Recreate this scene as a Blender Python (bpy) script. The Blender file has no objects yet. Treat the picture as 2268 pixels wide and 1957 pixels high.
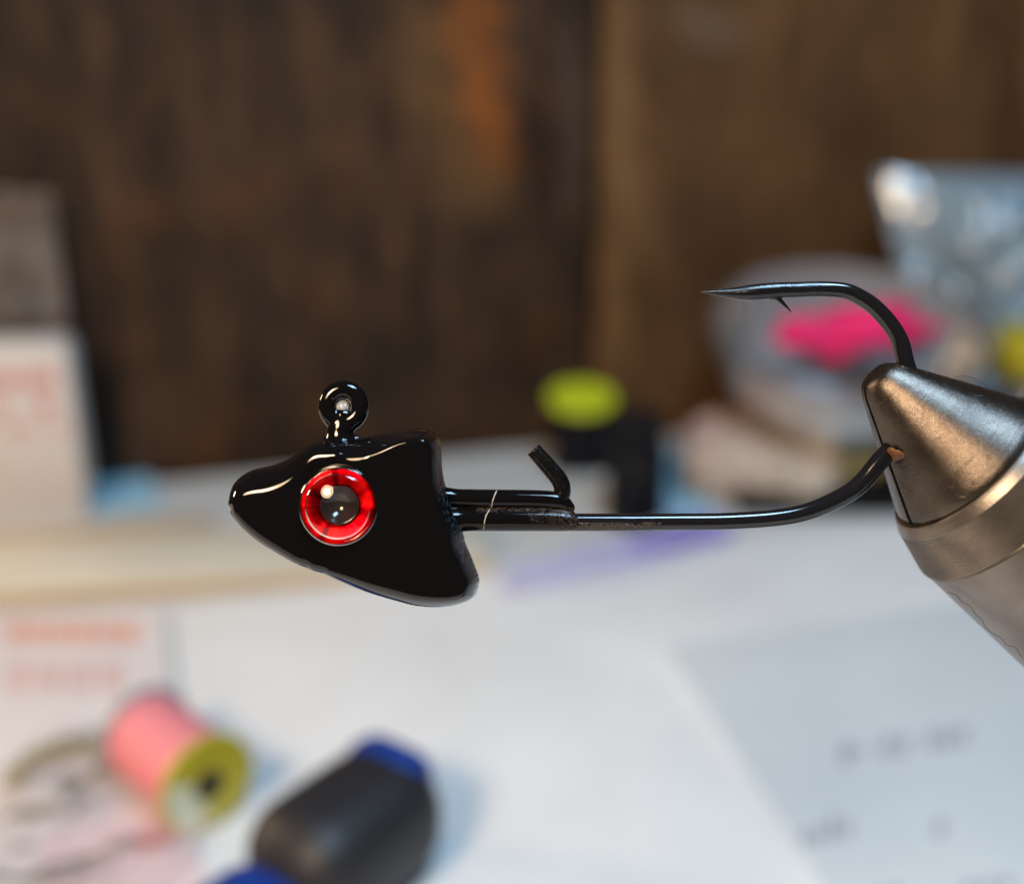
import bpy, bmesh, math, random
import numpy as np
from mathutils import Vector, Matrix, noise
R = math.radians
random.seed(7)
sc = bpy.context.scene
col = sc.collection
sc.unit_settings.system = 'METRIC'
sc.unit_settings.scale_length = 0.01          # one unit is one centimetre

# ------------------------------------------------------------------ camera
PITCH = 20.0
CAMH = 15.0
FD = 2436.0            # focal length in pixels of a 2072 px wide picture
DIST = 9.64            # lens to hook
cam_d = bpy.data.cameras.new('camera')
cam = bpy.data.objects.new('camera', cam_d); col.objects.link(cam)
cam.location = (0, 0, CAMH)
cam.rotation_euler = (R(90 - PITCH), 0, 0)
cam_d.sensor_fit = 'HORIZONTAL'; cam_d.sensor_width = 36.0
cam_d.lens = 36.0 * FD / 2072.0
cam_d.clip_start = 0.1; cam_d.clip_end = 1000
cam_d.dof.use_dof = True
cam_d.dof.focus_distance = DIST - 0.12
cam_d.dof.aperture_fstop = cam_d.lens * 1e-3 / 0.36
cam_d.dof.aperture_blades = 0
sc.camera = cam

# ------------------------------------------------------------------ light
w = bpy.data.worlds.new("World"); sc.world = w; w.use_nodes = True
bg = w.node_tree.nodes['Background']
bg.inputs[0].default_value = (1.0, 0.80, 0.62, 1); bg.inputs[1].default_value = 0.025
sc.view_settings.view_transform = 'Standard'
sc.view_settings.look = 'None'
sc.view_settings.exposure = 0.0
sc.view_settings.gamma = 1.0

CR = Matrix.Rotation(R(90 - PITCH), 3, 'X')
def camspace(x, y, z):
    return Vector((0, 0, CAMH)) + CR @ Vector((x, y, z))

def area(name, loc, target, size, radiance, color, shape='DISK', sy=None):
    l = bpy.data.lights.new(name, 'AREA'); l.shape = shape; l.size = size
    if sy: l.size_y = sy
    A = math.pi * size * size / 4 if shape == 'DISK' else size * (sy or size)
    l.energy = radiance * math.pi * A
    l.color = color
    o = bpy.data.objects.new(name, l); col.objects.link(o)
    o.location = loc
    o.rotation_euler = (Vector(target) - Vector(loc)).to_track_quat('-Z', 'Y').to_euler()
    return o
SUBJ = camspace(0, 0, -DIST)
LDIR = Vector((-0.40, 0.36, 0.845)).normalized()
EYEP = Vector((-1.35, -0.5, -DIST))
def lamp_at(d): 
    v = EYEP + LDIR * d
    return camspace(v.x, v.y, v.z)
area('lamp_glow', lamp_at(46.0), SUBJ, 17.0, 24.0, (1.0, 0.70, 0.40))
area('lamp_bulb', lamp_at(45.4), SUBJ, 9.0, 52.0, (1.0, 0.82, 0.62))
area('overhead_cool_lamp', SUBJ + Vector((11, -5, 40)), SUBJ + Vector((7, -10, -8)), 12, 36.0, (0.46, 0.73, 1.0), 'RECTANGLE', 18)
area('side_warm_lamp', Vector((-62, 34, 26)), Vector((0, 28, 0)), 14, 34.0, (1.0, 0.72, 0.45))

# ------------------------------------------------------------------ helpers
def at(px, py, z=0.0):
    """point at height z seen at picture position (px,py), 2072 px wide"""
    d = CR @ Vector(((px - 1036) / FD, (894 - py) / FD, -1))
    t = (z - CAMH) / d.z
    return Vector((0, 0, CAMH)) + d * t

def tag(o, label=None, cat=None, group=None, kind=None):
    if label: o['label'] = label
    if cat: o['category'] = cat
    if group: o['group'] = group
    if kind: o['kind'] = kind
    return o
def empty(name, loc, rot=(0, 0, 0)):
    o = bpy.data.objects.new(name, None); col.objects.link(o)
    o.location = loc; o.rotation_euler = rot; o.empty_display_size = 0.3
    return o
def link(name, me, mat=None, parent=None, smooth=True):
    o = bpy.data.objects.new(name, me); col.objects.link(o)
    if mat:
        me.materials.clear(); me.materials.append(mat)
    if parent: o.parent = parent
    if smooth:
        me.polygons.foreach_set('use_smooth', [True] * len(me.polygons))
    return o
def mesh(name, verts, faces):
    me = bpy.data.meshes.new(name)
    me.from_pydata([tuple(v) for v in verts], [], faces); me.update()
    return me
def bake(me, mods):
    """apply modifiers given as (type, {settings})"""
    o = bpy.data.objects.new('tmp', me); col.objects.link(o)
    for t, s in mods:
        m = o.modifiers.new(t, t)
        for k, v in s.items(): setattr(m, k, v)
    dg = bpy.context.evaluated_depsgraph_get()
    r = bpy.data.meshes.new_from_object(o.evaluated_get(dg))
    bpy.data.objects.remove(o)
    return r
def catmull(pts, n=8, closed=False):
    P = [np.array(p, float) for p in pts]; out = []
    m = len(P); rng = m if closed else m - 1
    for i in range(rng):
        if closed: a, b, c, d = P[(i - 1) % m], P[i], P[(i + 1) % m], P[(i + 2) % m]
        else: a, b, c, d = P[max(i - 1, 0)], P[i], P[i + 1], P[min(i + 2, m - 1)]
        for k in range(n):
            t = k / n
            out.append(0.5 * ((2 * b) + (-a + c) * t + (2 * a - 5 * b + 4 * c - d) * t * t + (-a + 3 * b - 3 * c + d) * t ** 3))
    if not closed: out.append(P[-1])
    return out
def tube(pts, seg=24, flat=1.0, cap=True, nrm=None):
    """pts: list of (x,y,z,r). swept tube, rounded caps"""
    pts = [np.array(p, float) for p in pts]
    C = [Vector(p[:3]) for p in pts]; rr = [float(p[3]) for p in pts]
    if cap:
        def ext(c0, c1, r0):
            d = (c0 - c1).normalized(); o = []
            for a in (30, 60, 85):
                o.append((c0 + d * r0 * math.sin(R(a)), r0 * math.cos(R(a))))
            return o
        e0 = ext(C[0], C[1], rr[0]); e1 = ext(C[-1], C[-2], rr[-1])
        C = [e[0] for e in reversed(e0)] + C + [e[0] for e in e1]
        rr = [e[1] for e in reversed(e0)] + rr + [e[1] for e in e1]
    vs = []; fs = []
    T = [(C[min(i + 1, len(C) - 1)] - C[max(i - 1, 0)]).normalized() for i in range(len(C))]
    N = Vector(nrm) if nrm else (Vector((0, 0, 1)) if abs(T[0].z) < .9 else Vector((1, 0, 0)))
    for i, c in enumerate(C):
        N = (N - T[i] * N.dot(T[i])).normalized(); B = T[i].cross(N)
        for k in range(seg):
            a = 2 * math.pi * k / seg
            vs.append(c + (N * math.cos(a) * flat + B * math.sin(a)) * rr[i])
    for i in range(len(C) - 1):
        for k in range(seg):
            k2 = (k + 1) % seg
            fs.append((i * seg + k, i * seg + k2, (i + 1) * seg + k2, (i + 1) * seg + k))
    fs.append(tuple(range(seg))[::-1]); fs.append(tuple((len(C) - 1) * seg + k for k in range(seg)))
    return vs, fs
def lathe(profile, axis_o, axis_d, ref, seg=96, a0=0.0, a1=360.0, close=False, shift=0.0):
    """profile: list of (t,r)."""
    ax = Vector(axis_d).normalized(); n = Vector(ref); n = (n - ax * n.dot(ax)).normalized(); b = ax.cross(n)
    full = abs(a1 - a0 - 360) < 1e-6
    cnt = seg if full else seg + 1
    vs = []; fs = []
    for t, r in profile:
        c = Vector(axis_o) + ax * t + n * shift
        for k in range(cnt):
            a = R(a0 + (a1 - a0) * k / seg)
            vs.append(c + (n * math.cos(a) + b * math.sin(a)) * r)
    for i in range(len(profile) - 1):
        for k in range(cnt if full else cnt - 1):
            k2 = (k + 1) % cnt
            fs.append((i * cnt + k, (i + 1) * cnt + k, (i + 1) * cnt + k2, i * cnt + k2))
    if full:
        fs.append(tuple(range(cnt))); fs.append(tuple((len(profile) - 1) * cnt + k for k in range(cnt))[::-1])
    elif close:
        # end caps and the flat inner face
        fs.append(tuple(range(cnt))); L = len(profile) - 1
        fs.append(tuple(L * cnt + k for k in range(cnt))[::-1])
        fs.append(tuple(i * cnt for i in range(L + 1))[::-1] + tuple(i * cnt + cnt - 1 for i in range(L + 1)))
    return vs, fs
def boxm(x0, x1, y0, y1, z0, z1, bev=0.0, seg=2):
    bm = bmesh.new()
    bmesh.ops.create_cube(bm, size=1)
    for v in bm.verts:
        v.co = Vector(((x0 + x1) / 2 + v.co.x * (x1 - x0), (y0 + y1) / 2 + v.co.y * (y1 - y0), (z0 + z1) / 2 + v.co.z * (z1 - z0)))
    if bev > 0:
        bmesh.ops.bevel(bm, geom=bm.edges[:], offset=bev, segments=seg, affect='EDGES', profile=0.5)
    me = bpy.data.meshes.new('box'); bm.to_mesh(me); bm.free()
    return me
def prism(poly, z0, z1, name='sheet', bev=0.0):
    n = len(poly)
    vs = [(p[0], p[1], z0) for p in poly] + [(p[0], p[1], z1) for p in poly]
    fs = [tuple(range(n))[::-1], tuple(range(n, 2 * n))] + [(i, (i + 1) % n, n + (i + 1) % n, n + i) for i in range(n)]
    me = mesh(name, vs, fs)
    bm = bmesh.new(); bm.from_mesh(me); bmesh.ops.recalc_face_normals(bm, faces=bm.faces)
    if bev: bmesh.ops.bevel(bm, geom=bm.edges[:], offset=bev, segments=2, affect='EDGES')
    bm.to_mesh(me); bm.free()
    return me
def joinm(parts, name='joined'):
    vs = []; fs = []
    for v, f in parts:
        o = len(vs); vs += [tuple(x) for x in v]; fs += [tuple(i + o for i in q) for q in f]
    return mesh(name, vs, fs)

# ------------------------------------------------------------------ materials
class NT:
    def __init__(s, name):
        s.m = bpy.data.materials.new(name); s.m.use_nodes = True
        s.t = s.m.node_tree; s.n = s.t.nodes; s.l = s.t.links
        s.b = s.n['Principled BSDF']; s.out = s.n['Material Output']
        s.tc = s.n.new('ShaderNodeTexCoord')
    def node(s, t, **k):
        n = s.n.new(t)
        for a, v in k.items(): setattr(n, a, v)
        return n
    def noise(s, scale, detail=3, rough=.55, vec=None, mapscale=None, dist=0):
        n = s.node('ShaderNodeTexNoise'); n.inputs['Scale'].default_value = scale
        n.inputs['Detail'].default_value = detail; n.inputs['Roughness'].default_value = rough
        n.inputs['Distortion'].default_value = dist
        src = vec or s.tc.outputs['Object']
        if mapscale:
            mp = s.node('ShaderNodeMapping'); mp.inputs['Scale'].default_value = mapscale
            s.l.new(src, mp.inputs[0]); src = mp.outputs[0]
        s.l.new(src, n.inputs['Vector']); return n.outputs['Fac']
    def ramp(s, fac, stops):
        r = s.node('ShaderNodeValToRGB'); s.l.new(fac, r.inputs[0])
        e = r.color_ramp.elements
        while len(e) > 1: e.remove(e[-1])
        e[0].position = stops[0][0]; c = stops[0][1]; e[0].color = (*c, 1) if len(c) == 3 else c
        for p, c in stops[1:]:
            q = e.new(p); q.color = (*c, 1) if len(c) == 3 else c
        return r.outputs[0]
    def math(s, op, a, b=None, c=None, clamp=False):
        n = s.node('ShaderNodeMath', operation=op); n.use_clamp = clamp
        for i, v in enumerate((a, b, c)):
            if v is None: continue
            if isinstance(v, (int, float)): n.inputs[i].default_value = v
            else: s.l.new(v, n.inputs[i])
        return n.outputs[0]
    def mix(s, fac, a, b):
        n = s.node('ShaderNodeMix', data_type='RGBA')
        for sock, v in ((n.inputs[0], fac), (n.inputs[6], a), (n.inputs[7], b)):
            if isinstance(v, (int, float)): sock.default_value = v
            elif isinstance(v, tuple): sock.default_value = (*v, 1)
            else: s.l.new(v, sock)
        return n.outputs[2]
    def bump(s, h, strength, dist=0.01):
        n = s.node('ShaderNodeBump'); n.inputs['Strength'].default_value = strength
        n.inputs['Distance'].default_value = dist
        s.l.new(h, n.inputs['Height']); s.l.new(n.outputs[0], s.b.inputs['Normal']); return n
    def set(s, **k):
        for a, v in k.items():
            sock = s.b.inputs[a.replace('_', ' ')]
            if isinstance(v, tuple): sock.default_value = (*v, 1)
            elif isinstance(v, (int, float)): sock.default_value = v
            else: s.l.new(v, sock)
        return s
    def xyz(s):
        n = s.node('ShaderNodeSeparateXYZ'); s.l.new(s.tc.outputs['Object'], n.inputs[0]); return n.outputs

def plain(name, color, rough=.5, metal=0.0, var=.12, scale=1.5, bump=0.0, spec=.5):
    t = NT(name)
    n = t.noise(scale, 4)
    lo = tuple(c * (1 - var) for c in color); hi = tuple(min(1, c * (1 + var)) for c in color)
    t.set(Base_Color=t.ramp(n, [(.3, lo), (.7, hi)]), Roughness=rough, Metallic=metal)
    t.b.inputs['Specular IOR Level'].default_value = spec
    if bump: t.bump(t.noise(scale * 6, 4), bump, 0.02)
    return t.m
def clearfilm(name, tint=(1, 1, 1), haze=0.0, ior=1.5, rough=.02, hazecol=(.7, .75, .8), bump=0.0, bscale=3.0):
    """thin clear plastic: lets light through, reflects by Fresnel, optional milky part"""
    t = NT(name); t.n.remove(t.b)
    tr = t.node('ShaderNodeBsdfTransparent'); tr.inputs[0].default_value = (*tint, 1)
    gl = t.node('ShaderNodeBsdfGlossy'); gl.inputs['Roughness'].default_value = rough
    df = t.node('ShaderNodeBsdfDiffuse'); df.inputs[0].default_value = (*hazecol, 1)
    fr = t.node('ShaderNodeFresnel'); fr.inputs[0].default_value = ior
    m1 = t.node('ShaderNodeMixShader'); m1.inputs[0].default_value = haze
    t.l.new(tr.outputs[0], m1.inputs[1]); t.l.new(df.outputs[0], m1.inputs[2])
    m2 = t.node('ShaderNodeMixShader'); t.l.new(fr.outputs[0], m2.inputs[0])
    t.l.new(m1.outputs[0], m2.inputs[1]); t.l.new(gl.outputs[0], m2.inputs[2])
    if bump:
        b = t.node('ShaderNodeBump'); b.inputs['Strength'].default_value = bump; b.inputs['Distance'].default_value = .1
        t.l.new(t.noise(bscale, 3), b.inputs['Height'])
        t.l.new(b.outputs[0], gl.inputs['Normal']); t.l.new(b.outputs[0], fr.inputs['Normal'])
    t.l.new(m2.outputs[0], t.out.inputs[0])
    return t.m

K = DIST / 2667.0                 # cm per photograph pixel at the hook
def S(px, py, dz=0.0):
    """local position (cm) at the hook of a photograph position, dz cm nearer the lens"""
    f = (DIST - dz) / DIST
    return ((px - 1134) * K * f, (978.5 - py) * K * f, dz)

# black paint
def make_paint():
    t = NT('black_enamel')
    t.set(Base_Color=(.004, .0035, .004), Roughness=.045)
    t.b.inputs['Specular IOR Level'].default_value = .5
    t.b.inputs['Coat Weight'].default_value = .0
    x = t.xyz()
    # dusty crumbly paint on the rear rim of the head, a few dust specks elsewhere
    specks = t.noise(34, 2, .5)
    sp = t.math('GREATER_THAN', specks, .785)
    at_ = t.node('ShaderNodeAttribute'); at_.attribute_name = 'dust'
    m = at_.outputs['Fac']
    crumb = t.noise(24, 6, .72)
    cm = t.math('MULTIPLY', t.math('GREATER_THAN', t.math('MULTIPLY', crumb, t.math('ADD', .55, t.math('MULTIPLY', m, .45))), .54), m)
    c = t.mix(t.math('MULTIPLY', cm, .75), (.004, .0035, .004), (.055, .072, .095))
    c = t.mix(t.math('MULTIPLY', sp, .5), c, (.25, .25, .27))
    t.set(Base_Color=c)
    t.set(Roughness=t.math('ADD', .045, t.math('MULTIPLY', cm, .3)))
    h = t.math('ADD', t.math('MULTIPLY', t.noise(2.2, 2, .4), .35), t.math('MULTIPLY', t.math('MULTIPLY', crumb, m), 1.7))
    t.bump(h, .55, .022)
    return t.m
M_paint = make_paint()
def make_wire():
    t = NT('black_nickel_wire')
    t.set(Metallic=0.0, Roughness=.12, IOR=1.62)
    x = t.xyz()
    g = t.noise(30, 5, .75)
    # rough bronze residue on the lower front of the shank beside the collar
    a = t.math('MULTIPLY', t.math('SUBTRACT', 1.0, t.math('MULTIPLY', t.math('ABSOLUTE', t.math('SUBTRACT', x[0], .72)), 1.9), clamp=True), 1.0)
    b = t.math('MULTIPLY', t.math('MULTIPLY', t.math('SUBTRACT', -.635, x[1]), 30.0, clamp=True), t.math('GREATER_THAN', x[1], -.9))
    mk = t.math('MULTIPLY', t.math('MULTIPLY', t.math('SUBTRACT', t.math('ADD', g, t.math('MULTIPLY', a, .16)), .56), 12.0, clamp=True), b)
    mk = t.math('MULTIPLY', mk, t.math('MULTIPLY', a, 6.0, clamp=True))
    tipm = t.math('MULTIPLY', t.math('GREATER_THAN', x[1], .9), t.math('MULTIPLY', t.math('SUBTRACT', 2.62, x[0]), 5.0, clamp=True))
    t.set(Base_Color=t.mix(mk, (.008, .008, .010), (.045, .030, .020)))
    t.set(Roughness=t.math('ADD', .095, t.math('MULTIPLY', mk, .3)))
    h = t.math('ADD', t.math('MULTIPLY', t.noise(55, 4, .7), t.math('ADD', t.math('ADD', t.math('MULTIPLY', mk, 1.0), .03), t.math('MULTIPLY', tipm, .35))), t.math('MULTIPLY', t.noise(8, 2), .04))
    t.bump(h, .6, .012)
    return t.m
M_wire = make_wire()

JROT = (R(90 - PITCH), 0, 0)
ORIG = camspace(0, 0, -DIST)

# ================================================================== THE JIG
jig = empty('jig_hook', ORIG, JROT)
tag(jig, 'black jig hook with fish head and red eye, clamped by its bend in the vise', 'fishing jig')

def z1(p): return (460 + p[0] / 3.2375, 820 + p[1] / 3.2375)
# ---- head: outline (photograph), rounding width per point
ol = [(160, 965, 30), (160, 920, 36), (172, 855, 40), (200, 795, 50), (245, 752, 64), (330, 708, 70), (450, 680, 68), (560, 640, 54), (650, 582, 40),
      (740, 522, 34), (830, 492, 36), (950, 485, 44), (1075, 480, 56), (1200, 455, 46), (1350, 430, 28), (1500, 414, 25), (1590, 424, 22), (1645, 465, 24),
      (1672, 530, 20), (1680, 620, 20), (1686, 710, 22), (1702, 800, 25), (1735, 900, 29), (1775, 1010, 29), (1812, 1100, 29), (1840, 1180, 29), (1853, 1240, 29),
      (1888, 1320, 29), (1920, 1400, 29), (1950, 1490, 24), (1942, 1560, 24), (1920, 1612, 29), (1868, 1652, 26), (1760, 1685, 30), (1640, 1695, 33),
      (1500, 1686, 34), (1350, 1650, 34), (1150, 1590, 32), (950, 1510, 28), (840, 1452, 20), (790, 1436, 18), (730, 1414, 20), (640, 1380, 24), (500, 1303, 26), (380, 1230, 28),
      (280, 1150, 28), (205, 1068, 28), (172, 1015, 26), (178, 988, 24)]
OL = np.array(catmull([(*z1(p), p[2]) for p in ol], 6, True))
FAC = []
for p in ol:
    FAC.append((.35 if p[1] < 900 else .6) if (p[0] > 1660 and 520 < p[1] < 1590) else (.38 if (p[0] > 900 and p[1] > 1480) else (.8 if (1180 < p[0] < 1660 and p[1] < 470) else 0.0)))
FAC = np.repeat(np.array(FAC), 6)
A_ = OL[:, :2]; B_ = np.roll(OL, -1, 0)[:, :2]; W_ = OL[:, 2]
step = 2.4
gx = np.arange(A_[:, 0].min() - 6, A_[:, 0].max() + 6, step); gy = np.arange(A_[:, 1].min() - 6, A_[:, 1].max() + 6, step)
GX, GY = np.meshgrid(gx, gy); P = np.stack([GX.ravel(), GY.ravel()], 1)
best = np.full(len(P), 1e9); bw = np.zeros(len(P)); cp = np.zeros((len(P), 2)); cross = np.zeros(len(P), int)
fsum = np.zeros(len(P)); wsum = np.zeros(len(P)); wtot = np.zeros(len(P))
for a, b, ww, ff in zip(A_, B_, W_, FAC):
    ab = b - a; t = np.clip(((P - a) @ ab) / (ab @ ab + 1e-9), 0, 1); q = a + t[:, None] * ab
    d = np.hypot(*(P - q).T); m = d < best; best[m] = d[m]; cp[m] = q[m]
    k_ = 1 / (d + 3) ** 4; wsum += ww * k_; wtot += k_; fsum += ff * k_
    c = ((a[1] > P[:, 1]) != (b[1] > P[:, 1])) & (P[:, 0] < (b[0] - a[0]) * (P[:, 1] - a[1]) / (b[1] - a[1] + 1e-12) + a[0])
    cross += c
inside = (cross % 2 == 1).reshape(GX.shape); D = best.reshape(GX.shape); CPX = cp[:, 0].reshape(GX.shape); CPY = cp[:, 1].reshape(GX.shape)
Wd = (wsum / wtot).reshape(GX.shape); Fd = (fsum / wtot).reshape(GX.shape)
def sstep(a, b, x):
    t = np.clip((x - a) / (b - a), 0, 1); return t * t * (3 - 2 * t)
nx = (GX - 509) / 520.0
T = 72 + 25 * np.clip(nx / .58, 0, 1) + 5 * sstep(.55, 1.0, nx)
u = np.clip(D / Wd, 0, 1)
Zr = T * np.sqrt(np.clip(1 - (1 - u) ** 2, 0, 1))
Zf = T * (.16 * np.sqrt(np.clip(u * 5, 0, 1)) + .84 * u)      # chamfered facet with a crisp crease
Z = Zr * (1 - Fd) + Zf * Fd
# chin: a lower facet that leans under the head, with a small jaw fold
ex, ey = 749.4, 1121.0
rr = np.hypot(GX - ex, GY - ey)
# soften medial creases, keep the rim
Zs = Z.copy()
msk = (inside & (D > 7) & (Fd < .25)); msk2 = (inside & (D > 4) & (Fd >= .25))
for it in range(14):
    Zp = (Zs + np.roll(Zs, 1, 0) + np.roll(Zs, -1, 0) + np.roll(Zs, 1, 1) + np.roll(Zs, -1, 1)) / 5
    Zs = np.where(msk | (msk2 & (it < 3)), Zp, Zs)
Z = Zs
# flat seat for the eye with a meniscus of paint round it
zt = 89.5 + (GX - 749) * .085 + (GY - 1121) * .03
blend = 1 - sstep(84, 105, rr)
Z = Z * (1 - blend) + zt * blend
Z += 1.0 * np.exp(-((rr - 89) / 4.0) ** 2) * (D > 12)
for it in range(4):
    Zp = (Z + np.roll(Z, 1, 0) + np.roll(Z, -1, 0) + np.roll(Z, 1, 1) + np.roll(Z, -1, 1)) / 5
    Z = np.where(msk, Zp, Z)
_sx, _sy = z1((960, 590))
Z += 3.0 * np.exp(-((GX - _sx) / 15) ** 2 - ((GY - _sy) / 11) ** 2) * (D > 8)
Z += -4.0 * np.exp(-((GX - 690) / 10) ** 2 - ((GY - 1248) / 16) ** 2) * (D > 6)
idx = -np.ones(GX.shape, int)
cells = inside[:-1, :-1] & inside[1:, :-1] & inside[:-1, 1:] & inside[1:, 1:]
used = np.zeros(GX.shape, bool)
used[:-1, :-1] |= cells; used[1:, :-1] |= cells; used[:-1, 1:] |= cells; used[1:, 1:] |= cells
inner = np.zeros(GX.shape, bool)
inner[1:-1, 1:-1] = cells[:-1, :-1] & cells[1:, :-1] & cells[:-1, 1:] & cells[1:, 1:]
edge = used & ~inner
vs = []; fs = []; front = {}; back = {}
for j, i in np.argwhere(used):
    if edge[j, i]:
        v = S(CPX[j, i], CPY[j, i], 0); front[(j, i)] = back[(j, i)] = len(vs); vs.append(v)
    else:
        z = Z[j, i] * K
        x, y, _ = S(GX[j, i], GY[j, i], 0)
        front[(j, i)] = len(vs); vs.append((x, y, z))
        back[(j, i)] = len(vs); vs.append((x, y, -z))
for j, i in np.argwhere(cells):
    q = [(j, i), (j, i + 1), (j + 1, i + 1), (j + 1, i)]
    fs.append(tuple(front[k] for k in q)[::-1]); fs.append(tuple(back[k] for k in q))
hm = mesh('head', vs, fs)
bm = bmesh.new(); bm.from_mesh(hm); bmesh.ops.recalc_face_normals(bm, faces=bm.faces); bm.to_mesh(hm); bm.free()
hm = bake(hm, [('SMOOTH', dict(factor=.5, iterations=3))])
co = np.empty(len(hm.vertices) * 3); hm.vertices.foreach_get('co', co); co = co.reshape(-1, 3)
fz = DIST / (DIST - co[:, 2] * 0)
vx = co[:, 0] / K + 1134; vy = 978.5 - co[:, 1] / K
rear = np.array([z1((p[0], p[1])) for p in ol if 1640 < p[0] and 520 < p[1] < 1500])
rear = np.array(catmull([tuple(p) for p in rear], 6))
dmin = np.min(np.hypot(vx[:, None] - rear[None, :, 0], vy[:, None] - rear[None, :, 1]), 1)
dust = (1 - sstep(14, 32, dmin)) * (sstep(1020, 1100, vy) * .85 + .15) * (1 - .5 * sstep(1240, 1290, vy))
at_ = hm.attributes.new('dust', 'FLOAT', 'POINT'); at_.data.foreach_set('value', dust.astype(np.float32))
link('head', hm, M_paint, jig)

# ---- eye
def disc_profile(prof, cx, cy, cz, seg=96):
    v, f = lathe([(z, r) for r, z in prof], (0, 0, 0), (0, 0, 1), (1, 0, 0), seg)
    o = Vector(S(cx, cy, 0)); o.z = cz
    return [Vector(p) + o for p in v], f
# the eye stands in front of the hook plane: undo the parallax of its height
ez = 97.5 * K
fcor = (DIST - ez) / DIST
ecx, ecy = 1134 + (749.4 - 1134) * fcor, 978.5 + (1121 - 978.5) * fcor
RE = 85 * fcor * K
def foil():
    t = NT('red_foil')
    t.set(Metallic=1.0, Roughness=.38)
    x = t.xyz(); c0 = S(ecx, ecy)
    ang = t.math('ARCTAN2', t.math('SUBTRACT', x[1], c0[1]), t.math('SUBTRACT', x[0], c0[0]))
    n = t.node('ShaderNodeTexNoise', noise_dimensions='1D'); t.l.new(t.math('MULTIPLY', ang, 1.6), n.inputs['W']); n.inputs['Scale'].default_value = 1.3; n.inputs['Detail'].default_value = 1
    t.set(Base_Color=t.ramp(n.outputs['Fac'], [(.36, (.22, .0, .002)), (.5, (.78, .0, .004)), (.66, (1.0, .006, .006))]))
    t.bump(t.noise(5, 2, .5), .35, .05)
    return t.m
M_foil = foil()
eye_v, eye_f = disc_profile([(RE * .985, -.03), (RE * .99, .0), (RE * .97, .018), (RE * .90, .022), (RE * .75, .016), (RE * .51, -.002), (RE * .50, -.006)], ecx, ecy, ez)
eyeo = link('eye', mesh('eye', eye_v, eye_f), M_foil, jig)
eyeo['label'] = 'red foil fish eye under a clear dome'
pc = (ecx + 3.5, ecy - 2.5)
pr = RE * .505
pv, pf = disc_profile([(pr, .012), (pr * .99, .016)] + [(pr * (1 - k / 14.0), .016 - .026 * (1 - (1 - k / 14.0) ** 2)) for k in range(1, 14)] + [(.0005, -.010)], pc[0], pc[1], ez + .008)
tp = NT('smoked_pupil'); tp.set(Base_Color=(.022, .015, .013), Roughness=.13); tp.bump(tp.noise(22, 3), .06, .01)
tp.b.inputs['Specular IOR Level'].default_value = .7
link('pupil', mesh('pupil', pv, pf), tp.m, eyeo)
# clear dome
hd = .085; Rc = (RE ** 2 + hd ** 2) / (2 * hd)
prof = []
for k in range(25):
    r = RE * 1.0 * (1 - k / 24.0); r = max(r, .0004)
    prof.append((r, math.sqrt(max(Rc * Rc - r * r, 0)) - (Rc - hd)))
bead = [(RE * (.955 + .075 * math.cos(R(a))), .008 + .015 * math.sin(R(a))) for a in range(-20, 171, 10)]
prof = [(RE * 1.028, -.04)] + bead + [(r, z + .022) for r, z in prof if r < RE * .875]
dv, df_ = disc_profile(prof, ecx, ecy, ez)
link('clear_dome', mesh('clear_dome', dv, df_[:-2] + df_[-1:]), clearfilm('clear_resin', ior=1.5, rough=.012), eyeo)

# ---- line tie
def eyelet():
    c = z1((975, 258)); cl = S(*c)
    parts = []
    ring = []
    R0 = 35.5 * K; tr = 21.5 * K
    n = 48; seg = 20; v = []; f = []
    for i in range(n):
        a = 2 * math.pi * i / n
        for k in range(seg):
            b = 2 * math.pi * k / seg
            r = R0 + tr * math.cos(b)
            v.append((cl[0] + r * math.cos(a), cl[1] + r * math.sin(a) * 1.02, tr * .95 * math.sin(b)))
    for i in range(n):
        for k in range(seg):
            f.append((i * seg + k, ((i + 1) % n) * seg + k, ((i + 1) % n) * seg + (k + 1) % seg, i * seg + (k + 1) % seg))
    parts.append((v, f))
    pts = [(*z1(p), r) for p, r in (((968, 340), 24), ((960, 400), 29.5), ((952, 440), 30.5), ((950, 475), 33), ((950, 505), 38), ((950, 560), 50))]
    parts.append(tube([(*S(x, y), r * K) for x, y, r in catmull(pts, 5)], 24, .8, True))
    b = z1((1085, 345)); parts.append(tube([(*S(b[0] - 6, b[1] - 4), 13 * K), (*S(b[0] + 1, b[1]), 9 * K)], 12))
    for p, q, r in (((850, 500), (900, 480), 9), ((1045, 500), (1075, 492), 9)):
        parts.append(tube([(*S(*z1(p)), r * K), (*S(*z1(q)), r * K)], 12))
    me = joinm(parts, 'line_tie')
    return bake(me, [('REMESH', dict(mode='VOXEL', voxel_size=.0085)), ('SMOOTH', dict(factor=.6, iterations=10))])
lt = link('line_tie', eyelet(), M_paint, jig)
# hardened clear varnish drop in the loop
hc = S(*z1((968, 268)))
drop = []
hv, hf = lathe([(-.045, .004), (-.036, .035), (-.015, .058), (0, .064), (.015, .058), (.036, .035), (.045, .004)], (hc[0], hc[1], 0), (0, 0, 1), (1, 0, 0), 32)
hv = [(x + 0, y - (abs(x - hc[0]) < .03 and y < hc[1]) * .012, z) for x, y, z in hv]
vd = NT('varnish'); vd.set(Base_Color=(.75, .75, .78), Roughness=.12); vd.b.inputs['Transmission Weight'].default_value = .55
vd.bump(vd.noise(18, 2), .8, .03)
link('varnish_drop', mesh('varnish_drop', hv, hf), vd.m, lt)

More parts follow.
